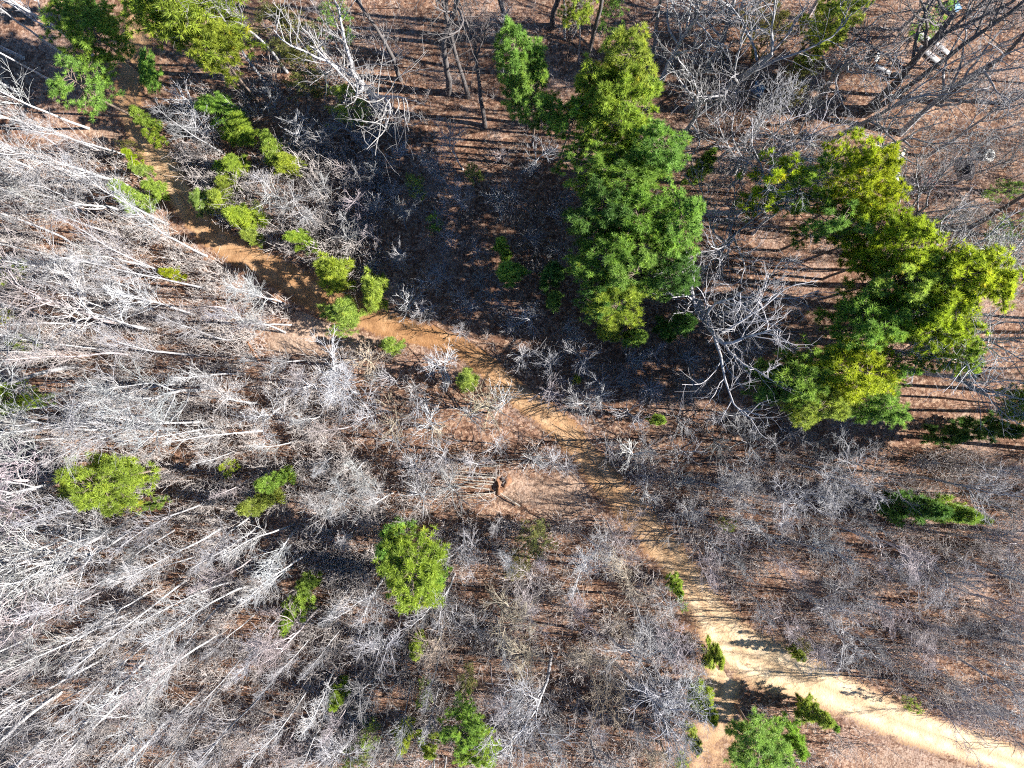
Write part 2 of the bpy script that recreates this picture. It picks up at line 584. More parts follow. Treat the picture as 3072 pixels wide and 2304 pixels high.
BARE = {k: [bare_variant(100 * i + j, k) for j in range(n)] for i, (k, n) in
        enumerate((('slender', 9), ('spreading', 7), ('forked', 7), ('oak', 4), ('pole', 5)))}

TONES = {'white': (0.50, 0.495, 0.50), 'pale': (0.39, 0.385, 0.395), 'grey': (0.32, 0.318, 0.325), 'dark': (0.13, 0.118, 0.115), 'tan': (0.40, 0.34, 0.26), 'mauve': (0.42, 0.37, 0.375)}  # dark carries the shade of stems seen from their unlit side
TREES = []      # every bare tree: dict(obj, px, py, word, kind)


def place_bare(px, py, kind, h, tone='pale', spread=1.0, lean=None, at='base', name=None, word=None, label=None):
    V = BARE[kind][int(rng.integers(len(BARE[kind])))]
    x, y = world_at(px, py)
    sc = h / V['h']
    root = link(name or ('bare_tree' if kind != 'spreading' else 'bare_sapling'), None, loc=(x, y, 0))
    root.rotation_euler = (rng.normal(0, .03), rng.normal(0, .03), rng.uniform(0, 6.28))
    if lean:
        root.rotation_euler = (lean[0], lean[1], root.rotation_euler[2])
    root.scale = (sc * spread, sc * spread, sc)
    b = rng.uniform(0.85, 1.12)
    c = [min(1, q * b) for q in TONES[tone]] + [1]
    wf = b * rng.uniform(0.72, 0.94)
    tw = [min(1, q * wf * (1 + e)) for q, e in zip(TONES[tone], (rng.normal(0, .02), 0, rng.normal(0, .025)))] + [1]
    o = link('trunk', V['trunk'], root); o.color = c
    for lm in V['limbs']:
        o = link('limb', lm, root); o.color = c
    o = link('crown', V['crown'], root); o.color = tw
    z = 0.72 * h
    qx, qy = pixel_of(x, y, z)
    TREES.append(dict(obj=root, px=qx, py=qy, bx=px, by=py, kind=kind, h=h, tone=tone, word=word, label=label))
    return root


# hand-placed ones: photo pixel of the foot, kind, height
HAND = [
    # tall pale stems, left
    (167, 250, 'slender', 16, 'white'), (199, 167, 'slender', 16, 'white'), (266, 384, 'slender', 17, 'white'), (324, 463, 'slender', 14, 'white'),
    (384, 468, 'slender', 13, 'white'), (500, 671, 'slender', 15, 'white'), (620, 768, 'slender', 15, 'white'), (300, 560, 'slender', 16, 'white'),
    (208, 875, 'slender', 15, 'white'), (583, 944, 'slender', 15, 'white'), (852, 911, 'slender', 15, 'white'), (846, 917, 'slender', 12, 'white'),
    (875, 974, 'slender', 12, 'white'), (856, 999, 'slender', 14, 'pale'), (708, 1023, 'slender', 13, 'pale'), (384, 860, 'slender', 15, 'white'),
    (454, 803, 'slender', 14, 'white'), (165, 1217, 'slender', 16, 'white'), (546, 1148, 'slender', 15, 'white'), (500, 1198, 'slender', 14, 'white'),
    (730, 1120, 'slender', 13, 'white'), (650, 1280, 'slender', 13, 'white'), (785, 1293, 'slender', 13, 'white'), (970, 1243, 'slender', 8, 'white'),
    (620, 1265, 'slender', 14, 'white'), (403, 1582, 'forked', 15, 'white'), (333, 1590, 'forked', 15, 'white'), (310, 1600, 'forked', 14, 'white'),
    (885, 1573, 'slender', 15, 'white'), (782, 1578, 'slender', 15, 'pale'), (893, 1580, 'slender', 14, 'white'), (764, 1543, 'slender', 14, 'pale'),
    (935, 1652, 'slender', 14, 'white'), (668, 1582, 'slender', 15, 'white'), (760, 1754, 'slender', 15, 'white'), (704, 1745, 'slender', 15, 'white'),
    (398, 1832, 'slender', 17, 'white'), (852, 1832, 'slender', 14, 'pale'), (606, 2068, 'slender', 12, 'white'), (390, 2078, 'slender', 17, 'white'),
    (324, 1966, 'slender', 17, 'white'), (815, 2049, 'slender', 14, 'pale'), (412, 1695, 'slender', 16, 'white'), (675, 1800, 'slender', 14, 'white'),
    (930, 2060, 'slender', 12, 'white'), (700, 2150, 'slender', 13, 'white'), (880, 1700, 'slender', 13, 'white'), (560, 1740, 'slender', 16, 'white'),
    # lower middle
    (1366, 1720, 'forked', 9.5, 'pale'), (1305, 1750, 'slender', 9, 'pale'), (1510, 1640, 'slender', 10, 'pale'), (1470, 1990, 'slender', 11, 'mauve'), (1654, 1966, 'forked', 13, 'pale'),
    (1570, 1975, 'slender', 11, 'grey'), (1158, 1823, 'slender', 9, 'pale'), (1172, 1897, 'forked', 10, 'white'), (1320, 1952, 'slender', 10, 'grey'),
    (1237, 2036, 'slender', 10, 'pale'), (1320, 2045, 'slender', 10, 'pale'), (1820, 1906, 'forked', 12, 'pale'), (1845, 1990, 'forked', 13, 'pale'), (1945, 2080, 'forked', 11, 'grey'),
    (1535, 2185, 'forked', 9, 'white'), (1160, 2150, 'slender', 9, 'pale'), (1890, 1780, 'forked', 9, 'pale'), (1940, 1850, 'forked', 9, 'mauve'),
    (1425, 1860, 'spreading', 6, 'pale'), (1590, 1880, 'forked', 9, 'tan'), (1490, 1850, 'slender', 9, 'pale'), (1700, 1780, 'forked', 7, 'mauve'),
    (1060, 1480, 'forked', 8, 'white'), (1000, 1520, 'forked', 8.5, 'white'), (1180, 1480, 'forked', 7, 'white'), (1100, 1380, 'forked', 7.5, 'white'),
    # top: tall crooked stems, the shade on their near side put into a dark bark tone
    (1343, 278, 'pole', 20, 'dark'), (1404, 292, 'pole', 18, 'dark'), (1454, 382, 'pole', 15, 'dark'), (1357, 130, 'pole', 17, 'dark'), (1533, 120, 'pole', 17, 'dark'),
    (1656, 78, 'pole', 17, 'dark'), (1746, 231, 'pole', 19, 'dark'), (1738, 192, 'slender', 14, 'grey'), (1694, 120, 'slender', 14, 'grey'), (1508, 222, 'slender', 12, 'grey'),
    (1200, 238, 'pole', 16, 'dark'), (860, 215, 'slender', 19, 'grey'), (800, 255, 'slender', 20, 'grey'), (1150, 335, 'oak', 16.5, 'pale', 1.1),
    (1390, 510, 'forked', 7, 'white'), (1200, 475, 'spreading', 4, 'white'), (1400, 620, 'forked', 6.5, 'pale'), (1345, 560, 'forked', 6, 'pale'), (1220, 690, 'forked', 6, 'grey'),
    (1960, 170, 'pole', 15, 'grey'), (1985, 240, 'oak', 13, 'white'),
    # right: heavy stems leaning out, their shaded side painted as dark bark
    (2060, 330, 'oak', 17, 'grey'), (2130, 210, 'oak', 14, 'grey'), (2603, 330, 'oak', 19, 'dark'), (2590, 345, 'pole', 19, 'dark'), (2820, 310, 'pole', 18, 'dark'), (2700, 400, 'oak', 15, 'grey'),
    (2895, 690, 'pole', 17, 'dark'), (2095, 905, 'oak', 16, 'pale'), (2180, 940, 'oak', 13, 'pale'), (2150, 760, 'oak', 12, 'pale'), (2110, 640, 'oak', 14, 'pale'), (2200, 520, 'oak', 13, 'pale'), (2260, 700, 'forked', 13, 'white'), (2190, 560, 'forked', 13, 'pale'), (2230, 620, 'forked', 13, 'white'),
    (2150, 480, 'forked', 12, 'pale'), (2640, 860, 'oak', 15, 'pale'), (2700, 1060, 'oak', 15, 'white'), (2720, 1110, 'oak', 14, 'white'), (2560, 1080, 'forked', 14, 'pale'), (2820, 1040, 'forked', 15, 'white'),
    (2700, 960, 'forked', 16, 'white'), (2830, 830, 'forked', 15, 'pale'), (2300, 1450, 'forked', 9, 'white'), (2350, 1470, 'forked', 9, 'white'), (2480, 1380, 'forked', 9, 'grey'),
    (2560, 1390, 'forked', 9, 'grey'), (2700, 1640, 'forked', 12, 'grey'), (2880, 1680, 'forked', 10, 'pale'), (2500, 420, 'oak', 14, 'grey'), (2780, 470, 'forked', 14, 'pale'),
    (2420, 330, 'oak', 13, 'grey'), (2520, 110, 'forked', 13, 'grey'), (2700, 90, 'forked', 14, 'pale')]
for e in HAND:
    px, py, kind, h, tone = e[:5]
    place_bare(px, py, kind, h, tone, spread=e[5] if len(e) > 5 else rng.uniform(.9, 1.15))
NEAR = [(t['bx'], t['by']) for t in TREES]

# stars of young trees along the shaded trail
STARS = [(1216, 935, 1.15, 'white'), (1350, 850, 1.1, 'grey'), (1200, 800, .9, 'grey'), (1394, 1009, .8, 'pale'), (1524, 1004, .8, 'grey'), (1561, 1083, 1.0, 'pale'), (1635, 1092, .8, 'pale'),
         (1635, 1166, 1.0, 'mauve'), (1746, 1222, 1.2, 'pale'), (1695, 1152, .7, 'pale'), (1468, 1240, 1.5, 'tan'), (1325, 1286, 1.35, 'white'), (1325, 1092, 1.0, 'white'), (1589, 1360, 1.0, 'white'),
         (1644, 1388, .95, 'pale'), (1880, 1370, 1.2, 'white'), (1922, 1453, 1.1, 'pale'), (1811, 1203, .9, 'pale'), (1945, 1175, 1.0, 'grey'), (2187, 1300, 1.3, 'grey'), (2307, 1347, 1.1, 'grey'),
         (2340, 1290, 1.1, 'grey'), (1260, 1150, 1.0, 'pale'), (1150, 1130, .9, 'pale'), (1140, 1240, 1.1, 'pale'), (1240, 1400, 1.1, 'pale'), (1480, 880, .8, 'grey'), (1430, 930, .8, 'grey'),
         (1300, 960, .7, 'grey'), (1600, 950, .8, 'grey'), (1700, 1010, .8, 'grey'), (1760, 1080, .9, 'grey'), (1850, 1130, 1.0, 'grey'), (2060, 1180, 1.1, 'grey'), (2120, 1260, 1.0, 'grey'),
         (1990, 1420, 1.2, 'pale'), (2060, 1500, 1.1, 'pale'), (2090, 1600, 1.2, 'pale'), (1130, 430, .9, 'pale'), (620, 420, 1.2, 'white'), (900, 400, 1.1, 'grey'), (960, 440, 1.2, 'grey'),
         (1080, 560, 1.0, 'grey'), (1010, 610, 1.0, 'grey'), (1120, 640, 1.0, 'grey'), (900, 600, 1.1, 'pale'), (830, 590, 1.0, 'pale'), (960, 680, 1.0, 'grey'), (1060, 730, 1.0, 'grey'), (1320, 640, .9, 'pale'),
         (1180, 600, .8, 'pale'), (1500, 610, .9, 'pale'), (1600, 520, .8, 'pale'), (1640, 640, .8, 'pale'), (860, 640, .9, 'pale'), (1080, 1090, .8, 'pale'), (1030, 1090, .9, 'pale')]
for px, py, k, tone in STARS:
    place_bare(px, py, 'spreading', 4.6 * k * rng.uniform(.9, 1.1), tone, spread=rng.uniform(1.0, 1.25))


PINE_LIST = [
    # upper left
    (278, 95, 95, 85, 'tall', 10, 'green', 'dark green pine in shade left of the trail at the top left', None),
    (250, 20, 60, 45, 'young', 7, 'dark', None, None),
    (259, 250, 75, 75, 'sparse', 9, 'green', 'thin ragged pine left of the trail, below the dark shaded pine', None),
    (575, 95, 145, 120, 'tall', 15, 'bright', 'big bright yellow-green pine right of the trail at the top left', 'the big bright top-left pine'),
    (500, 35, 70, 60, 'tall', 14, 'bright', 'bright pine crown touching the top edge, joined to the biggest upper-left pine', None),
    (650, 165, 70, 60, 'tall', 13, 'bright', 'lower right lobe pine beside the big bright upper-left pine', None),
    (440, 230, 32, 68, 'young', 3, 'green', 'narrow dim green pine standing on the right rim of the upper trail', None),
    (446, 365, 34, 36, 'young', 4, 'bright', 'small bright pine on the trail rim where the trail leaves the shade', None),
    (468, 415, 22, 28, 'young', 3.5, 'bright', None, None),
    (685, 330, 60, 55, 'young', 4.2, 'green', 'topmost of the column of young pines right of the upper trail', 'the topmost young pine right of the trail'),
    (705, 405, 58, 48, 'young', 4.2, 'bright', None, None), (700, 495, 48, 42, 'young', 3.6, 'bright', None, None), (660, 510, 30, 30, 'young', 2.8, 'green', None, None), (690, 548, 40, 34, 'young', 3, 'bright', None, None),
    (618, 600, 36, 52, 'young', 3.2, 'lime', 'lime green young pine overhanging the right rim of the orange trail', 'the lime pine on the orange trail'),
    (668, 610, 48, 48, 'young', 3.4, 'bright', None, None), (752, 655, 62, 50, 'young', 3.8, 'bright', None, None), (760, 712, 34, 36, 'young', 4.5, 'lime', None, None),
    (921, 722, 40, 36, 'young', 4.5, 'bright', 'lone round young pine right of the trail above the bend', None),
    (815, 455, 36, 48, 'young', 4, 'bright', None, None), (868, 505, 58, 36, 'young', 4, 'bright', 'elongated bright pine reaching toward the shaded brush, upper left', 'the elongated bright pine'),
    (403, 606, 48, 40, 'young', 6, 'lime', 'pale lime pine left of the trail among white stems', 'the pale lime pine'),
    (435, 514, 24, 26, 'young', 4, 'lime', None, None), (468, 570, 36, 32, 'young', 4, 'lime', None, None), (403, 478, 22, 20, 'young', 3.5, 'yellow', None, None),
    (390, 450, 36, 22, 'wispy', 3, 'olive', None, None),
    # along the bend
    (980, 815, 68, 62, 'young', 7, 'bright', 'rounded bright pine at the bend, right of the orange trail', 'the rounded pine at the bend'),
    (1108, 868, 46, 66, 'young', 7, 'bright', 'tall oval bright pine just right of the rounded pine at the bend', 'the oval pine at the bend'),
    (1010, 945, 66, 52, 'young', 5, 'lime', 'pale thin pine in the sunlit clearing below the bend', 'the pale pine in the clearing'),
    (1020, 985, 46, 30, 'wispy', 3, 'lime', None, None),
    (1181, 1040, 36, 34, 'young', 4, 'lime', 'small lime pine below the trail, right of the clearing', 'the small lime pine below the trail'),
    (1407, 1142, 40, 42, 'young', 5, 'lime', 'bright lime pine on the lower left rim of the trail at centre', 'the lime pine at centre'),
    (528, 820, 28, 24, 'young', 4, 'yellow', 'small yellowish pine amid white stems left of the orange trail', 'the small yellowish pine'),
    (18, 805, 44, 48, 'young', 6, 'lime', 'pale green pine cut by the left edge, upper of two', None),
    (45, 1187, 60, 44, 'tall', 9, 'bright', 'bright pine cut by the left edge, halfway down', 'the bright left-edge pine'),
    (80, 1030, 36, 30, 'wispy', 4, 'lime', None, None), (14, 950, 34, 26, 'wispy', 3, 'yellow', None, None),
    # lower left and lower middle
    (375, 1440, 112, 88, 'tall', 10, 'bright', 'biggest round pine of the left stand, with a dark hollow on its left', 'the biggest round left pine'),
    (262, 1432, 44, 36, 'young', 6, 'yellow', 'yellow-green pine hugging the left flank of the biggest round left pine', None),
    (475, 1505, 24, 26, 'young', 4, 'lime', None, None),
    (838, 1435, 42, 44, 'young', 7, 'green', 'darker upper pine of the leaning pair left of centre', None),
    (795, 1500, 54, 44, 'young', 7, 'lime', 'bright lower pine of the leaning pair left of centre', 'the leaning pair of pines'),
    (688, 1400, 24, 28, 'wispy', 4, 'yellow', None, None),
    (1225, 1665, 98, 104, 'tall', 10, 'bright', 'biggest pine of the lower middle, broad and bright green', 'the biggest lower-middle pine'),
    (1180, 1610, 60, 55, 'young', 9, 'green', None, None), (1290, 1730, 50, 50, 'young', 8, 'green', None, None),
    (930, 1745, 40, 34, 'young', 6, 'lime', None, None), (896, 1810, 44, 50, 'young', 6, 'bright', 'bright pine among slanting white stems below the leaning pair', 'the bright pine among slanting stems'),
    (1257, 1937, 30, 38, 'young', 5, 'bright', 'small solitary oval pine below the biggest lower-middle pine', 'the small oval lower pine'),
    (1014, 2070, 36, 38, 'young', 5, 'bright', 'small bright pine near the bottom, left of the white starry tree', 'the small bright bottom-left pine'),
    (1215, 2195, 40, 40, 'young', 6, 'bright', 'left half of the twin low pines near the bottom edge', None),
    (1270, 2220, 42, 26, 'young', 5, 'bright', 'right half of the twin low pines near the bottom edge', None),
    (1375, 2175, 62, 55, 'tall', 9, 'green', 'upper part of the large green pine cluster at bottom middle', 'the bottom-middle green pine'),
    (1420, 2240, 58, 48, 'tall', 9, 'bright', 'brighter lower right pine of the bottom middle cluster', None),
    (1060, 2275, 52, 46, 'wispy', 5, 'lime', None, None), (1106, 2195, 34, 40, 'wispy', 5, 'lime', None, None), (1275, 2070, 24, 40, 'wispy', 4, 'lime', None, None), (1400, 2035, 30, 44, 'wispy', 4, 'olive', None, None),
    # lower right
    (2132, 1962, 28, 60, 'young', 5, 'bright', 'narrow bright pine on the left rim of the pale trail junction', 'the narrow junction pine'),
    (2105, 2088, 40, 56, 'young', 5, 'bright', 'bright pine left of the side path, below the narrow junction pine', None),
    (2420, 2132, 42, 46, 'young', 6, 'bright', 'bright pine in the fork between the two sandy tracks', 'the bright pine in the fork'),
    (2462, 2145, 30, 24, 'young', 5, 'green', 'small grey-green pine touching the right of the fork pine', None),
    (2290, 2235, 84, 84, 'tall', 9, 'green', 'largest pine of the lower right, right of the side path', 'the largest lower-right pine'),
    (2375, 2205, 46, 40, 'young', 7, 'green', None, None),
    (2076, 2205, 26, 40, 'young', 4, 'lime', None, None), (2050, 2290, 24, 40, 'wispy', 3, 'lime', None, None),
    (2388, 1962, 24, 22, 'young', 3, 'bright', None, None), (2733, 2110, 22, 24, 'wispy', 3, 'bright', None, None), (2410, 1930, 18, 18, 'wispy', 3, 'olive', None, None),
    (2025, 1745, 24, 34, 'young', 4, 'bright', 'small pine on the left rim of the tan trail above the junction', None), (2045, 1810, 14, 18, 'wispy', 3, 'bright', None, None),
    (2173, 1570, 32, 22, 'wispy', 4, 'lime', None, None), (1600, 1610, 60, 60, 'wispy', 6, 'olive', 'olive tan feathery shrub between the trail and the biggest lower-middle pine', None),
    (1570, 1690, 44, 50, 'wispy', 5, 'olive', None, None),
    (2700, 1520, 70, 60, 'young', 8, 'dark', 'dark half-shaded pine in the shade band, lower right', None),  # dark needle tone paints the shaded left part of this clump
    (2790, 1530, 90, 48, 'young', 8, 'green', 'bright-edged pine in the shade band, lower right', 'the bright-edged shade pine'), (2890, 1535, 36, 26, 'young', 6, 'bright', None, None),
    (1972, 1261, 28, 22, 'young', 4, 'bright', 'small bright pine alone in dark brush right of the trail', 'the small pine in dark brush'), (1728, 1138, 14, 20, 'young', 3, 'bright', None, None),
    # top centre
    (1570, 190, 66, 78, 'tall', 15, 'green', None, None), (1610, 285, 66, 74, 'tall', 14, 'green', 'leftmost tall green pine of the upper centre stand', 'the leftmost upper-centre pine'),
    (1870, 225, 80, 75, 'tall', 17, 'bright', 'topmost bright pine crown of the upper centre stand', 'the topmost upper-centre pine'), (1790, 300, 90, 90, 'tall', 16, 'bright', None, None), (1900, 330, 90, 75, 'tall', 16, 'bright', None, None),
    (1945, 430, 90, 75, 'tall', 15, 'green', None, None), (1830, 420, 80, 60, 'sparse', 15, 'bright', None, None), (1720, 490, 80, 55, 'sparse', 14, 'green', None, None), (1860, 540, 110, 58, 'tall', 14, 'green', None, None), (1700, 370, 70, 60, 'sparse', 14, 'green', None, None),
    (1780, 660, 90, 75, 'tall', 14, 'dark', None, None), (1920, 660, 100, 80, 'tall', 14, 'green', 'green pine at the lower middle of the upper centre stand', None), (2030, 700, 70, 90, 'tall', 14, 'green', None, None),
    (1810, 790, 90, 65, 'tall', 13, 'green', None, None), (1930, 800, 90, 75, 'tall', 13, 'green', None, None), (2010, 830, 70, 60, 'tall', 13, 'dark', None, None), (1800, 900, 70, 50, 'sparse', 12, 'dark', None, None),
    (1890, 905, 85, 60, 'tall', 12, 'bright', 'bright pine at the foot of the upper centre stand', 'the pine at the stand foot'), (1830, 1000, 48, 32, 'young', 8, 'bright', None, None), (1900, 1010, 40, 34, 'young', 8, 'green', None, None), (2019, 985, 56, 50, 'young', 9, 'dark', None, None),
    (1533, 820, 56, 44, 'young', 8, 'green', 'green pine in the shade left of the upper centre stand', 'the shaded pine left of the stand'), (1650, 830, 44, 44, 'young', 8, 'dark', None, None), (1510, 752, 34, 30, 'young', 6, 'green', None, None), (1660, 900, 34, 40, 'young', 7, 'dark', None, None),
    (1728, 12, 44, 36, 'tall', 15, 'bright', 'bright pine crown cut by the top edge, middle', 'the pine at the top edge'), (1834, 46, 50, 46, 'wispy', 7, 'green', None, None),
    (1042, 315, 76, 58, 'wispy', 6, 'lime', 'feathery yellow-green shrub left of the crooked grey stems', 'the feathery yellow shrub'), (905, 225, 70, 56, 'wispy', 7, 'olive', None, None), (880, 110, 110, 70, 'wispy', 8, 'olive', None, None), (1000, 40, 60, 50, 'wispy', 9, 'green', None, None),
    (1427, 518, 32, 30, 'wispy', 4, 'lime', None, None), (1255, 575, 30, 44, 'wispy', 4, 'lime', None, None), (1300, 670, 26, 28, 'wispy', 4, 'green', None, None),
    # upper right
    (2480, 55, 62, 66, 'tall', 13, 'bright', 'bright pine at the top edge, right half', 'the bright top-right pine'), (2435, 145, 36, 52, 'young', 9, 'bright', None, None), (2395, 240, 52, 40, 'wispy', 6, 'olive', None, None), (2360, 300, 36, 30, 'wispy', 6, 'olive', None, None),
    (2094, 514, 46, 36, 'young', 9, 'green', None, None), (2270, 60, 60, 60, 'wispy', 7, 'olive', None, None), (2300, 120, 50, 60, 'wispy', 7, 'olive', None, None), (2790, 60, 50, 46, 'wispy', 6, 'green', None, None),
    # the long pine group on the right
    (2520, 450, 62, 70, 'sparse', 16, 'yellow', 'topmost sparse yellow pine of the long right-hand pine group', 'the topmost right-group pine'), (2310, 540, 90, 70, 'sparse', 14, 'yellow', 'sparse yellow-green pine mixed with white twigs, left of the right-hand group', None), (2420, 560, 80, 70, 'sparse', 14, 'green', None, None),
    (2600, 570, 85, 80, 'tall', 16, 'yellow', None, None), (2520, 660, 95, 70, 'sparse', 15, 'green', None, None), (2610, 700, 85, 80, 'tall', 15, 'yellow', None, None), (2700, 760, 80, 70, 'tall', 16, 'yellow', None, None),
    (2640, 850, 95, 80, 'tall', 15, 'bright', None, None), (2760, 860, 100, 90, 'tall', 16, 'yellow', None, None), (2860, 880, 85, 100, 'tall', 16, 'yellow', 'rightmost yellow-green pine of the long right-hand group', 'the rightmost group pine'), (2870, 800, 55, 50, 'tall', 15, 'yellow', None, None),
    (2560, 960, 90, 80, 'tall', 14, 'green', None, None), (2680, 970, 90, 80, 'tall', 14, 'bright', None, None), (2800, 1000, 95, 85, 'tall', 15, 'yellow', None, None), (2840, 1070, 55, 50, 'tall', 14, 'bright', None, None),
    (2520, 1110, 105, 85, 'tall', 13, 'yellow', 'bright lowest pine of the long right-hand group', 'the lowest right-group pine'), (2390, 1130, 95, 80, 'tall', 12, 'green', None, None), (2460, 1190, 85, 60, 'tall', 12, 'bright', None, None), (2300, 1160, 60, 50, 'tall', 11, 'dark', None, None), (2600, 1190, 70, 60, 'tall', 11, 'green', None, None), (2670, 1120, 56, 46, 'sparse', 11, 'green', None, None),
    (3045, 1200, 56, 60, 'tall', 12, 'green', 'green pine cut by the right edge, halfway down', 'the right-edge pine'), (2960, 1275, 70, 46, 'young', 8, 'dark', None, None), (2850, 1310, 60, 36, 'young', 7, 'dark', None, None),
    (3000, 575, 50, 36, 'wispy', 4, 'green', None, None), (3030, 680, 60, 46, 'wispy', 5, 'green', None, None), (2730, 760, 20, 20, 'young', 4, 'bright', None, None)]


def hides_pine(px, py, h):
    """would a tree rooted here stand in front of one of the evergreens"""
    for q in (.55, .75, .95):
        f = 1 / (1 - q * h / H)
        cx, cy = 1536 + (px - 1536) * f, 1152 + (py - 1152) * f
        if any(((cx - e[0]) / (e[2] + 28)) ** 2 + ((cy - e[1]) / (e[3] + 28)) ** 2 < 1 for e in PINE_LIST if e[4] != 'wispy'):
            return True
    return False


def fill(n_try, box, gap, kinds, hlo, hhi, tones, cap, rimgap=25, sp=(.85, 1.1)):
    """fills a stretch of the wood at a given spacing"""
    x0, y0, x1, y1 = box
    got = 0
    for _ in range(n_try):
        px, py = rng.uniform(x0, x1), rng.uniform(y0, y1)
        if trail_gap(px, py)[1][0] < rimgap:
            continue
        if any((px - a) ** 2 + (py - b) ** 2 < gap * gap for a, b in NEAR):
            continue
        if any(((px - cx) / rx) ** 2 + ((py - cy) / ry) ** 2 < 0.9 for cx, cy, rx, ry, k in DRY[:3]):
            continue
        kind = kinds[int(rng.integers(len(kinds)))]
        h = rng.uniform(hlo, hhi) * (0.5 if kind == 'spreading' else 1)
        if hides_pine(px, py, h):
            continue
        place_bare(px, py, kind, h, tones[int(rng.integers(len(tones)))], spread=rng.uniform(*sp))
        NEAR.append((px, py))
        got += 1
        if got >= cap:
            break
    return got


fill(4000, (40, 420, 700, 2300), 84, ['slender', 'slender', 'slender', 'forked'], 12, 17, ['white', 'pale', 'pale', 'mauve', 'grey'], 104)
fill(3000, (600, 1080, 1080, 2300), 84, ['slender', 'slender', 'forked'], 8, 13, ['white', 'pale', 'mauve'], 34)
fill(3000, (1060, 1500, 2080, 2280), 84, ['slender', 'forked', 'forked'], 6.5, 11, ['pale', 'white', 'pale', 'mauve', 'tan'], 58)
fill(3000, (2060, 1380, 2950, 2120), 80, ['forked', 'forked', 'slender'], 7, 11.5, ['pale', 'pale', 'mauve', 'grey'], 48, rimgap=55)
fill(800, (60, 40, 330, 420), 105, ['slender', 'forked'], 13, 17, ['white', 'pale'], 6)
fill(1200, (1060, 1100, 1500, 1500), 75, ['spreading'], 8, 13, ['white', 'pale', 'tan'], 16, sp=(1, 1.3))
fill(1500, (1050, 420, 1700, 1000), 75, ['spreading'], 7, 11, ['grey', 'pale', 'mauve'], 26, sp=(.9, 1.2))
fill(1500, (1650, 1050, 2500, 1500), 75, ['spreading'], 8, 12, ['grey', 'grey', 'pale'], 26, sp=(1, 1.2))
fill(1500, (2000, 60, 2900, 800), 105, ['forked', 'spreading', 'oak'], 9, 13, ['grey', 'pale', 'mauve'], 26)
fill(900, (560, 120, 1060, 760), 90, ['slender', 'spreading'], 8, 13, ['grey', 'pale', 'white'], 11, rimgap=70)
# the wood goes on beyond the right edge and throws its shadows into view
fill(900, (2960, 250, 3900, 2200), 190, ['forked', 'slender'], 12, 16, ['grey', 'pale'], 26, rimgap=60)


# ------------------------------------------------------------------ evergreens
def tuft_bank(r, n, k, length, width):
    """n tufts of k needle triangles each, growing along +z: (n, k, 3, 3)"""
    th = np.arccos(1 - r.uniform(0, 0.95, (n, k)))
    ph = r.uniform(0, 6.283, (n, k))
    d = np.stack([np.sin(th) * np.cos(ph), np.sin(th) * np.sin(ph), np.cos(th)], -1)
    side = norm(np.cross(d, r.normal(0, 1, d.shape)))
    L = length * r.uniform(.7, 1.15, (n, k, 1))
    a = d * 0.02 - side * width / 2
    b = d * 0.02 + side * width / 2
    c = d * L
    return np.stack([a, b, c], 2)


def add_tufts(mb, r, pos, dirs, k=18, length=.27, width=.035, tint=None):
    n = len(pos)
    T = tuft_bank(r, n, k, length, width)
    z = norm(dirs)
    x = norm(np.cross(z, r.normal(0, 1, z.shape)))
    y = np.cross(z, x)
    R = np.stack([x, y, z], -1)                       # columns
    V = np.einsum('nij,nkcj->nkci', R, T) + pos[:, None, None, :]
    tv = r.uniform(0, 1, n) if tint is None else tint
    mb.add(V.reshape(-1, 3), f3=np.arange(n * k * 3).reshape(-1, 3), tint=np.repeat(tv, k * 3))


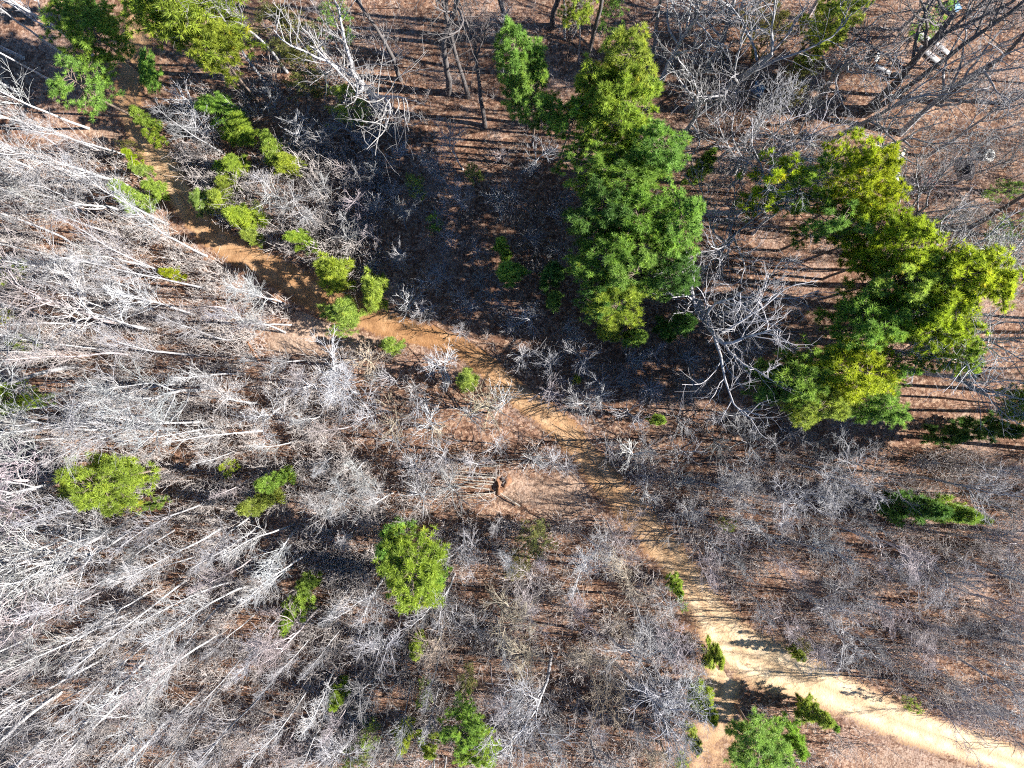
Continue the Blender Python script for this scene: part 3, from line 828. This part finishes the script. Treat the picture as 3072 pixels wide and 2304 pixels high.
def pine_variant(seed, kind):
    r = np.random.default_rng(seed)
    tr, cr = MB(), MB()
    if kind == 'tall':
        h, R, nb, z0 = 16.0, 2.7, 50, 0.55
    elif kind == 'sparse':
        h, R, nb, z0 = 15.0, 2.5, 28, 0.5
    elif kind == 'young':
        h, R, nb, z0 = 6.0, 1.3, 44, 0.10
    else:                                             # 'wispy' thin-leaved evergreen shrub
        h, R, nb, z0 = 5.0, 1.3, 36, 0.08
    m = 10
    p = wander_path(r, np.array([[0, 0, -0.3]]), np.array([[r.normal(0, .03), r.normal(0, .03), 1]]), np.array([h * .97 + .3]), m, 0.03, 0.03)
    r0 = {'tall': .17, 'sparse': .15, 'young': .06, 'wispy': .04}[kind]
    tubes(tr, p, np.linspace(r0, .02, m)[None], 8)
    big = kind in ('tall', 'sparse')
    s, d, t = children(r, p, nb, z0, 0.985, 74 if big else 64, 9, 0.02)
    u = (t - z0) / (1 - z0)
    if big:
        prof = np.sqrt(np.clip(1 - ((u - 0.36) / 0.68) ** 2, 0.05, 1))
    elif kind == 'young':
        prof = np.clip(1.0 - 0.82 * u, .12, 1) * np.clip(.55 + 3 * u, 0, 1)
    else:
        prof = np.clip(np.sin(np.pi * (0.15 + 0.8 * u)), .2, 1)
    L = R * prof * r.uniform(.62, 1.18, nb)
    b1 = wander_path(r, s, d, L, 6, 0.07, 0.06)
    tubes(tr, b1, (0.018 + 0.014 * L / R * (1.6 if big else 0.6))[:, None] * np.linspace(1, .4, 6)[None], 4)
    n2 = 9 if kind == 'tall' else (6 if kind == 'sparse' else 5)
    s, d, t2 = children(r, b1, n2, 0.28, 0.98, 48, 12, 0.10)
    L2 = np.maximum(np.repeat(L, n2) * (.48 - .26 * t2), .16) * r.uniform(.6, 1.2, len(t2))
    b2 = wander_path(r, s, d, L2, 4, 0.10, 0.10)
    tubes(tr, b2, np.linspace(.014, .008, 4)[None].repeat(len(b2), 0), 3)
    # tufts at the tips and along the outer part of every twig
    pos, dr, tv = [], [], []
    base_t = np.repeat(r.uniform(.15, .85, nb), n2)
    for q, keep in ((3, 1.0), (2, .6 if not big else .5), (1, .25 if not big else .12)):
        ok = r.uniform(0, 1, len(b2)) < keep
        pos.append(b2[ok, q] + r.normal(0, .03, (ok.sum(), 3)))
        dr.append(norm(b2[ok, q] - b2[ok, q - 1]) + r.normal(0, .25, (ok.sum(), 3)) + np.array([0, 0, .7]))
        tv.append(np.clip(base_t[ok] * .6 + r.uniform(0, .5, ok.sum()), 0, 1))
    pos.append(b1[:, 5]); dr.append(norm(b1[:, 5] - b1[:, 4]) + np.array([0, 0, .4])); tv.append(r.uniform(.3, 1, nb))
    pos.append(p[:, -1]); dr.append(np.array([[0, 0, 1.]])); tv.append(np.array([.8]))
    pos, dr, tv = np.concatenate(pos), np.concatenate(dr), np.concatenate(tv)
    if kind == 'wispy':
        add_tufts(cr, r, pos, dr, 13, .20, .024, tv)
    elif kind == 'young':
        add_tufts(cr, r, pos, dr, 26, .28, .042, tv)
    else:
        add_tufts(cr, r, pos, dr, 32, .41, .050, tv)
    return dict(trunk=tr.mesh('trunk', M_PBARK, True), crown=cr.mesh('crown', M_NEEDLE, tint=True), h=h, R=R,
                zc={'tall': .74, 'sparse': .74, 'young': .42, 'wispy': .5}[kind] * h)


PINES = {k: [pine_variant(7000 + 50 * i + j, k) for j in range(n)] for i, (k, n) in enumerate((('tall', 6), ('sparse', 4), ('young', 6), ('wispy', 4)))}
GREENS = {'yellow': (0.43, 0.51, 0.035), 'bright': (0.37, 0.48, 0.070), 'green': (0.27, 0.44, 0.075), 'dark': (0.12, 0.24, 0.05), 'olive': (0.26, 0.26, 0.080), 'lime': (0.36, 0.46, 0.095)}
EVER = []


def place_pine(px, py, rx, ry, kind, h, tone, label=None, mark=None):
    """px, py: where the photo shows the middle of the crown; rx, ry its half extents in photo pixels"""
    V = PINES[kind][int(rng.integers(len(PINES[kind])))]
    zc = V['zc'] / V['h'] * h
    x, y = world_at(px, py, zc)
    k = S * (1 - zc / H) / V['R'] * 1.2
    root = link('pine_tree' if kind != 'wispy' else 'evergreen_shrub', None, loc=(x, y, 0))
    root.scale = (rx * k, ry * k, h / V['h'])
    rz = rng.uniform(0, 6.28)
    for nm in ('trunk', 'crown'):
        o = link(nm, V[nm], root)
        o.rotation_euler[2] = rz
        if nm == 'trunk':
            o.color = (0.20, 0.155, 0.125, 1)
        else:
            b = rng.uniform(.88, 1.12)
            g = GREENS[tone]
            o.color = (g[0] * b * rng.uniform(.9, 1.1), g[1] * b, g[2] * b * rng.uniform(.8, 1.2), 1)
    EVER.append(dict(obj=root, px=px, py=py, rx=rx, ry=ry, kind=kind, h=h, tone=tone, label=label, mark=mark))
    return root


for e in PINE_LIST:
    place_pine(*e)
# pines beyond the right edge, felt through their shade
for px, py, rx, ry, h in ((3330, 1180, 130, 110, 16), (3420, 1390, 120, 110, 15), (3300, 1330, 100, 90, 13), (3560, 1260, 130, 120, 16), (3300, 960, 110, 100, 15), (3360, 120, 120, 110, 15)):
    place_pine(px, py, rx, ry, 'tall', h, 'green', 'green pine standing beyond the right edge of the view')
    EVER[-1]['out'] = True


# ------------------------------------------------------------------ undergrowth: brush nobody could count
def brush_templates(n):
    out = []
    for j in range(n):
        r = np.random.default_rng(900 + j)
        mb = MB()
        ns = int(r.integers(1, 4))
        d0 = np.stack([r.normal(0, .22, ns), r.normal(0, .22, ns), np.ones(ns)], -1)
        st = wander_path(r, np.zeros((ns, 3)) - [0, 0, .1], d0, r.uniform(.6, 1.0, ns), 4, .10, .04)
        tubes(mb, st, np.linspace(.009, .0035, 4)[None].repeat(ns, 0), 3)
        nc = 14 // ns + 1
        s, d, t = children(r, st, nc, .22, 1, 44, 14, .12)
        tw = wander_path(r, s, d, (.44 - .2 * t) * r.uniform(.6, 1.2, len(t)), 2, .16, .05)
        tubes(mb, tw, np.linspace(.0048, .0022, 2)[None].repeat(len(tw), 0), 3)
        out.append((np.concatenate(mb.v), np.concatenate(mb.f4)))
    return out


def undergrowth(name, n, boxes, hlo, hhi, colour, label, seed, rimgap=8):
    r = np.random.default_rng(seed)
    T = brush_templates(16)
    w = np.array([b[4] * (b[2] - b[0]) * (b[3] - b[1]) for b in boxes], float)
    pick = r.choice(len(boxes), n, p=w / w.sum())
    B = np.array(boxes, float)[pick]
    px = r.uniform(B[:, 0], B[:, 2]); py = r.uniform(B[:, 1], B[:, 3])
    gap, rim = trail_gap(px, py)
    keep = rim > rimgap + r.normal(0, 6, n)
    # clumping
    cl = np.sin(px * .021 + 1.3 * np.sin(py * .017)) + np.sin(py * .027 + 1.7 * np.sin(px * .013 + 2)) + .6 * np.sin((px + py) * .043)
    keep &= (cl + r.normal(0, 1.0, n)) > -0.5
    for cx, cy, rx, ry, k in DRY[:4]:
        keep &= (((px - cx) / rx) ** 2 + ((py - cy) / ry) ** 2) > r.uniform(.6, 1.1, n)
    px, py = px[keep], py[keep]
    mb = MB()
    which = r.integers(0, len(T), len(px))
    for k, (v, f) in enumerate(T):
        sel = which == k
        m = sel.sum()
        if not m:
            continue
        x, y = (px[sel] - 1536) * S, (1152 - py[sel]) * S
        h = r.uniform(hlo, hhi, m) * r.uniform(.7, 1.0, m)
        a = r.uniform(0, 6.283, m)
        c, s_ = np.cos(a), np.sin(a)
        V = np.stack([v[None, :, 0] * c[:, None] - v[None, :, 1] * s_[:, None], v[None, :, 0] * s_[:, None] + v[None, :, 1] * c[:, None],
                      np.repeat(v[None, :, 2], m, 0)], -1) * h[:, None, None]
        V += np.stack([x, y, np.zeros(m)], -1)[:, None, :]
        F = f[None] + (np.arange(m) * len(v))[:, None, None]
        mb.add(V.reshape(-1, 3), f4=F.reshape(-1, 4))
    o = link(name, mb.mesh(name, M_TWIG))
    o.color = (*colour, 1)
    return tag(o, label, 'undergrowth', kind='stuff')


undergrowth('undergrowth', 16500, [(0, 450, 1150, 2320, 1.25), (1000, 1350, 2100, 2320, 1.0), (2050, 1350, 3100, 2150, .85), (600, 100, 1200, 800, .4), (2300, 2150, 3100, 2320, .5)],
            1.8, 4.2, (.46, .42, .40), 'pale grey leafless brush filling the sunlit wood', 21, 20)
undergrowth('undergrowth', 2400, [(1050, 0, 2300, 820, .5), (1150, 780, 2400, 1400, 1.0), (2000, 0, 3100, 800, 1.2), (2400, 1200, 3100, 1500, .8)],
            1.3, 3.4, (.34, .31, .30), 'grey leafless brush under the pines and in the shade', 22)  # darker copy of the sunlit brush colour, shade painted in


# ------------------------------------------------------------------ fallen poles, junk
def box_mesh(name, sx, sy, sz, mat, bend=0.0, n=1, jag=0.0, seed=0):
    """a board or sheet: n pieces along x, optional sag and ragged ends"""
    r = np.random.default_rng(seed)
    mb = MB()
    xs = np.linspace(-sx / 2, sx / 2, n + 1)
    prof = [(-sy / 2, -sz / 2), (sy / 2, -sz / 2), (sy / 2, sz / 2), (-sy / 2, sz / 2)]
    v = []
    for x in xs:
        dz = bend * math.cos(math.pi * x / sx)
        j = r.normal(0, jag) if jag else 0
        for y, z in prof:
            v.append((x + j * .3, y * (1 + (r.normal(0, jag) if jag else 0)), z + dz + j * .2))
    f = []
    for i in range(n):
        for k in range(4):
            a, b = i * 4 + k, i * 4 + (k + 1) % 4
            f.append((a, a + 4, b + 4, b))
    f.append((0, 1, 2, 3))
    e = n * 4
    f.append((e + 3, e + 2, e + 1, e))
    mb.add(v, f4=f)
    return mb.mesh(name, mat)


M_POLE = plain_mat('barked_pole', (0.22, 0.19, 0.16), (0.42, 0.38, 0.32), 3.0, .9)
M_WOOD = plain_mat('weathered_board', (0.30, 0.30, 0.31), (0.50, 0.49, 0.48), 3.0, .85)
M_WHITE = plain_mat('chalky_white', (0.62, 0.61, 0.55), (0.82, 0.81, 0.76), 5.0, .6)
M_CREAM = plain_mat('cream_sheet', (0.55, 0.50, 0.30), (0.74, 0.70, 0.48), 5.0, .6)
M_BLACK = plain_mat('black_plastic', (0.012, 0.013, 0.018), (0.035, 0.036, 0.042), 4.0, .4)
M_BLUE = plain_mat('blue_tarp', (0.10, 0.20, 0.34), (0.22, 0.36, 0.50), 4.0, .5)
M_NAVY = plain_mat('navy_cloth', (0.02, 0.035, 0.10), (0.05, 0.07, 0.17), 4.0, .8)
M_PINK = plain_mat('faded_pink_cloth', (0.17, 0.075, 0.06), (0.36, 0.19, 0.155), 4.0, .9)
M_SOIL = plain_mat('dug_soil', (0.10, 0.05, 0.03), (0.26, 0.14, 0.08), 4.0, .95)

ordn = ['first', 'second', 'third', 'fourth', 'fifth', 'sixth', 'seventh', 'eighth', 'ninth', 'tenth', 'eleventh', 'twelfth', 'thirteenth', 'fourteenth', 'fifteenth', 'sixteenth']
# a fan of felled poles, butts to the right: (butt px, tip px)
POLES = [((1548, 1378), (1335, 1392)), ((1510, 1395), (1330, 1408)), ((1500, 1425), (1318, 1412)), ((1490, 1432), (1340, 1424)), ((1482, 1446), (1320, 1432)), ((1476, 1456), (1345, 1440)),
         ((1470, 1468), (1338, 1452)), ((1486, 1478), (1352, 1490)), ((1482, 1476), (1372, 1502)), ((1478, 1452), (1392, 1462)), ((1560, 1520), (1500, 1480))]
POLES.sort(key=lambda q: q[0][1] + q[1][1])
for i, (a, b) in enumerate(POLES):
    r = np.random.default_rng(300 + i)
    xa, ya = world_at(*a, .5); xb, yb = world_at(*b, .8)
    m = 7
    t = np.linspace(0, 1, m)[:, None]
    P = np.array([xa, ya, .28 + .07 * (i % 4)]) * (1 - t) + np.array([xb, yb, .55 + .13 * (i % 3)]) * t
    P[:, 1:] += r.normal(0, .04, (m, 2))
    mb = MB()
    tubes(mb, P[None], np.linspace(.075, .03, m)[None] * r.uniform(.75, 1.1), 6)
    o = link('felled_pole', mb.mesh('felled_pole', M_POLE, True))
    tag(o, f'felled tan pole lying in the fan left of the pit, {ordn[i]} from the top', 'pole', 'felled poles in a fan')
# the pit they lie beside: a heap of dug soil round a black hollow
mb = MB()
r = np.random.default_rng(8)
K = 22
rings = []
for rr, z in ((.22, -.03), (.30, .16), (.48, .30), (.72, .16), (1.0, .02), (1.15, -.06)):
    a = np.arange(K) * 6.283 / K
    q = rr * (1 + .22 * np.sin(3 * a + 1) + .15 * np.sin(5 * a) + r.normal(0, .10, K))
    rings.append(np.stack([q * np.cos(a) * .75, q * np.sin(a) * 1.25, z * (1 + .5 * np.sin(2 * a + .6) + r.normal(0, .25, K))], -1))
v = np.array(rings)
idx = np.arange(len(rings) * K).reshape(len(rings), K)
f = np.stack([idx[:-1], np.roll(idx[:-1], -1, 1), np.roll(idx[1:], -1, 1), idx[1:]], -1).reshape(-1, 4)
mb.add(v, f4=f[:, ::-1])
x, y = world_at(1505, 1448)
tag(link('soil_mound', mb.mesh('soil_mound', M_SOIL, True), loc=(x, y, 0)), 'low mound of dug brown soil round a dark pit beside the felled poles', 'mound')


def put(name, me, px, py, z, rot, label, cat, group=None):
    x, y = world_at(px, py, z)
    o = link(name, me, loc=(x, y, z))
    o.rotation_euler = rot
    return tag(o, label, cat, group)


R_ = math.radians
put('board', box_mesh('board', 2.3, .42, .06, M_WOOD, .03, 4, .02, 1), 2790, 165, .22, (.05, .08, R_(-36)), 'long grey weathered board, lower of two parallel ones at the upper right', 'board', 'grey boards')
put('board', box_mesh('board', 2.2, .40, .06, M_WOOD, .02, 4, .02, 2), 2822, 142, .25, (-.04, .06, R_(-36)), 'long grey weathered board, upper of two parallel ones at the upper right', 'board', 'grey boards')
put('board', box_mesh('board', 1.5, .55, .05, M_WOOD, .0, 3, .03, 3), 2770, 112, .3, (.1, .05, R_(-30)), 'short wide bluish board at the head of the two parallel boards', 'board', 'grey boards')
put('board', box_mesh('board', 1.5, .32, .07, M_WOOD, .02, 3, .02, 4), 2648, 208, .2, (.0, .05, R_(-26)), 'grey board under the dark leaning stems, upper right', 'board', 'grey boards')
put('board', box_mesh('board', 1.05, .22, .06, M_WHITE, .0, 2, .02, 5), 2862, 689, .15, (.05, .03, R_(-3)), 'short white plank lying on brown leaves at the right', 'plank')
put('tarp', box_mesh('tarp', 1.4, .9, .05, M_BLUE, .18, 6, .10, 6), 2860, 22, .3, (.1, .2, R_(35)), 'crumpled blue tarp at the top edge, upper right', 'tarp')
put('tarp', box_mesh('tarp', 1.2, 1.0, .05, M_BLUE, .2, 6, .12, 7), 2275, 265, .3, (.1, .1, R_(60)), 'crumpled blue tarp glimpsed under grey brush, right of the upper pines', 'tarp')
put('sheet', box_mesh('sheet', 1.15, .36, .04, M_CREAM, .14, 5, .05, 8), 2704, 462, .35, (.5, .1, R_(52)), 'bent cream sheet standing among brown leaves, upper right', 'sheet')
put('sheet', box_mesh('sheet', .75, .55, .05, M_WHITE, .06, 4, .06, 9), 2692, 527, .5, (.2, .35, R_(60)), 'white sheet on the dark junk heap, upper right', 'sheet')
put('sheet', box_mesh('sheet', .9, .35, .04, M_WHITE, .1, 4, .06, 10), 2632, 168, .3, (.4, .1, R_(68)), 'narrow pale sheet propped above the grey board, upper right', 'sheet')
put('cloth', box_mesh('cloth', 1.5, 1.1, .06, M_PINK, .10, 6, .10, 11), 2785, 545, .16, (.06, .03, R_(-12)), 'faded pink cloth spread beside the dark junk heap', 'cloth')
put('cloth', box_mesh('cloth', .7, .5, .06, M_NAVY, .12, 5, .10, 12), 2748, 560, .4, (.2, .1, R_(40)), 'navy cloth between the dark junk heap and the pink cloth', 'cloth')


def heap(name, px, py, rx, ry, h, mat, seed, label, cat):
    r = np.random.default_rng(seed)
    mb = MB()
    K, J = 16, 6
    v = []
    for j in range(J):
        t = j / (J - 1)
        for k in range(K):
            a = k * 6.283 / K
            q = math.cos(t * math.pi / 2) ** .6 * (1 + r.normal(0, .16))
            v.append((rx * q * math.cos(a), ry * q * math.sin(a), h * math.sin(t * math.pi / 2) * (1 + r.normal(0, .15)) - .05))
    idx = np.arange(J * K).reshape(J, K)
    f = np.stack([idx[:-1], np.roll(idx[:-1], -1, 1), np.roll(idx[1:], -1, 1), idx[1:]], -1).reshape(-1, 4)
    mb.add(v, f4=f)
    x, y = world_at(px, py, h / 2)
    return tag(link(name, mb.mesh(name, mat), loc=(x, y, 0)), label, cat)


heap('black_bag', 2722, 558, .95, .85, .7, M_BLACK, 31, 'heap of black plastic between the yellow pine and the pink cloth', 'bag')
heap('black_bag', 2772, 665, .6, .55, .5, M_BLACK, 32, 'dark crumpled black bag left of the short white plank', 'bag')
heap('black_bag', 2908, 508, .5, .95, .6, M_BLACK, 33, 'long black bag below left of the white ring', 'bag')
# white tyre-like ring
mb = MB()
K, J = 22, 8
r = np.random.default_rng(40)
v = []
for i in range(K):
    a = i * 6.283 / K
    wob = 1 + .07 * math.sin(2 * a + 1) + r.normal(0, .02)
    for j in range(J):
        b = j * 6.283 / J
        q = (.34 + .15 * math.cos(b)) * wob * (1.25 if math.cos(a) > 0 else 1)
        v.append((q * math.cos(a), q * math.sin(a), .14 + .13 * math.sin(b)))
idx = np.arange(K * J).reshape(K, J)
f = np.stack([idx, np.roll(idx, -1, 0), np.roll(np.roll(idx, -1, 0), -1, 1), np.roll(idx, -1, 1)], -1).reshape(-1, 4)
mb.add(v, f4=f)
put('white_ring', mb.mesh('white_ring', M_WHITE, True), 2961, 468, .02, (.1, .15, .3), 'white round ring-shaped tub rim lying on leaves near the right edge', 'ring')
# snapped tan stump beside the dark stems
mb = MB()
r = np.random.default_rng(41)
P = np.array([[0, 0, -.1], [.02, 0, .5], [.05, .02, 1.0], [.1, .05, 1.5]])
tubes(mb, P[None], np.array([[.26, .2, .17, .05]]), 9)
put('snapped_stump', mb.mesh('snapped_stump', M_POLE, True), 2685, 225, 0, (.5, .5, 0), 'snapped tan stump leaning beside the big dark stem, upper right', 'stump')

mb = MB()
P = np.array([[0, 0, -.1], [.0, .05, .7], [.03, .1, 1.5], [.02, .2, 2.4]])
tubes(mb, P[None], np.array([[.17, .13, .11, .09]]), 8)
put('snapped_stump', mb.mesh('snapped_stump', M_SOIL, True), 775, 1078, 0, (-.5, -.1, 0), 'dark snapped post on a scrape of orange soil left of the clearing', 'stump')
# ------------------------------------------------------------------ labels: which one is it
MARKS = [(e['px'], e['py'], e['mark']) for e in EVER if e['mark']] + [
    (2250, 1985, 'the sandy trail junction'), (1480, 1440, 'the felled poles'), (930, 1010, 'the sunlit clearing'), (2961, 468, 'the white ring'), (2785, 545, 'the faded pink cloth'),
    (2810, 150, 'the two parallel grey boards'), (2862, 689, 'the short white plank'), (400, 150, 'the top-left stretch of trail'), (2835, 2222, 'the pale track at the bottom right'), (540, 570, 'the orange trail'),
    (1750, 1350, 'the tan trail below centre'), (2000, 1660, 'the tan trail above the junction'), (20, 20, 'the top-left corner'), (3050, 20, 'the top-right corner'), (40, 2100, 'the bottom-left corner'), (1536, 2300, 'the bottom edge middle'),
    (1536, 5, 'the top edge middle'), (3060, 1700, 'the right edge, three quarters down'), (20, 1600, 'the left edge, two thirds down')]
DIRS = ['right of', 'up right of', 'above', 'up left of', 'left of', 'down left of', 'below', 'down right of']
nth = ['nearest', 'second nearest', 'third nearest', 'fourth nearest', 'fifth nearest', 'sixth nearest', 'seventh nearest', 'eighth nearest', 'ninth nearest', 'tenth nearest', 'eleventh nearest', 'twelfth nearest']


def relate(items, noun):
    """labels by rank of distance from a landmark within one of eight directions, counted over all items of that noun"""
    P = np.array([(i['px'], i['py']) for i in items])
    best = [None] * len(items)
    for mx, my, phrase in MARKS:
        d = np.hypot(P[:, 0] - mx, P[:, 1] - my)
        sec = (np.round(np.degrees(np.arctan2(my - P[:, 1], P[:, 0] - mx)) / 45).astype(int)) % 8
        for s in range(8):
            ids = np.where((sec == s) & (d > 8))[0]
            for rk, i in enumerate(ids[np.argsort(d[ids])]):
                sc = rk * 140 + d[i]
                if rk < len(nth) and (best[i] is None or sc < best[i][0]):
                    best[i] = (sc, f'{nth[rk]} {DIRS[s]} {phrase}')
    for it, b in zip(items, best):
        it['label'] = f'{noun}, {b[1]}' if b else None


WORDS = {'slender': 'tall slender bare tree', 'forked': 'fork-headed bare tree', 'oak': 'broad-limbed bare tree', 'pole': 'tall crooked bare stem', 'spreading': 'star-shaped bare sapling'}
GROUPS = {'slender': 'tall slender bare trees', 'forked': 'fork-headed bare trees', 'oak': 'broad-limbed bare trees', 'pole': 'tall crooked bare stems', 'spreading': 'star-shaped bare saplings'}
for k in WORDS:
    its = [t for t in TREES if t['kind'] == k and -200 < t['bx'] < 3072]
    relate(its, WORDS[k])
for k in WORDS:
    its = [t for t in TREES if t['kind'] == k and not t.get('label')]
    if its:
        relate(its, WORDS[k].split()[0] + ' tree off-view')
for t in TREES:
    tag(t['obj'], t['label'], 'tree' if t['kind'] != 'spreading' else 'sapling', GROUPS[t['kind']])
for shrub, noun in ((False, 'green pine'), (True, 'feathery evergreen shrub')):
    its = [e for e in EVER if (e['kind'] == 'wispy') == shrub and not e.get('out')]
    own = [e['label'] for e in its]
    relate(its, noun)
    for e, l in zip(its, own):
        if l:
            e['label'] = l
relate([e for e in EVER if e.get('out')], 'pine off-view')
for e in EVER:
    tag(e['obj'], e['label'], 'pine' if e['kind'] != 'wispy' else 'shrub', 'pines' if e['kind'] != 'wispy' else 'evergreen shrubs')
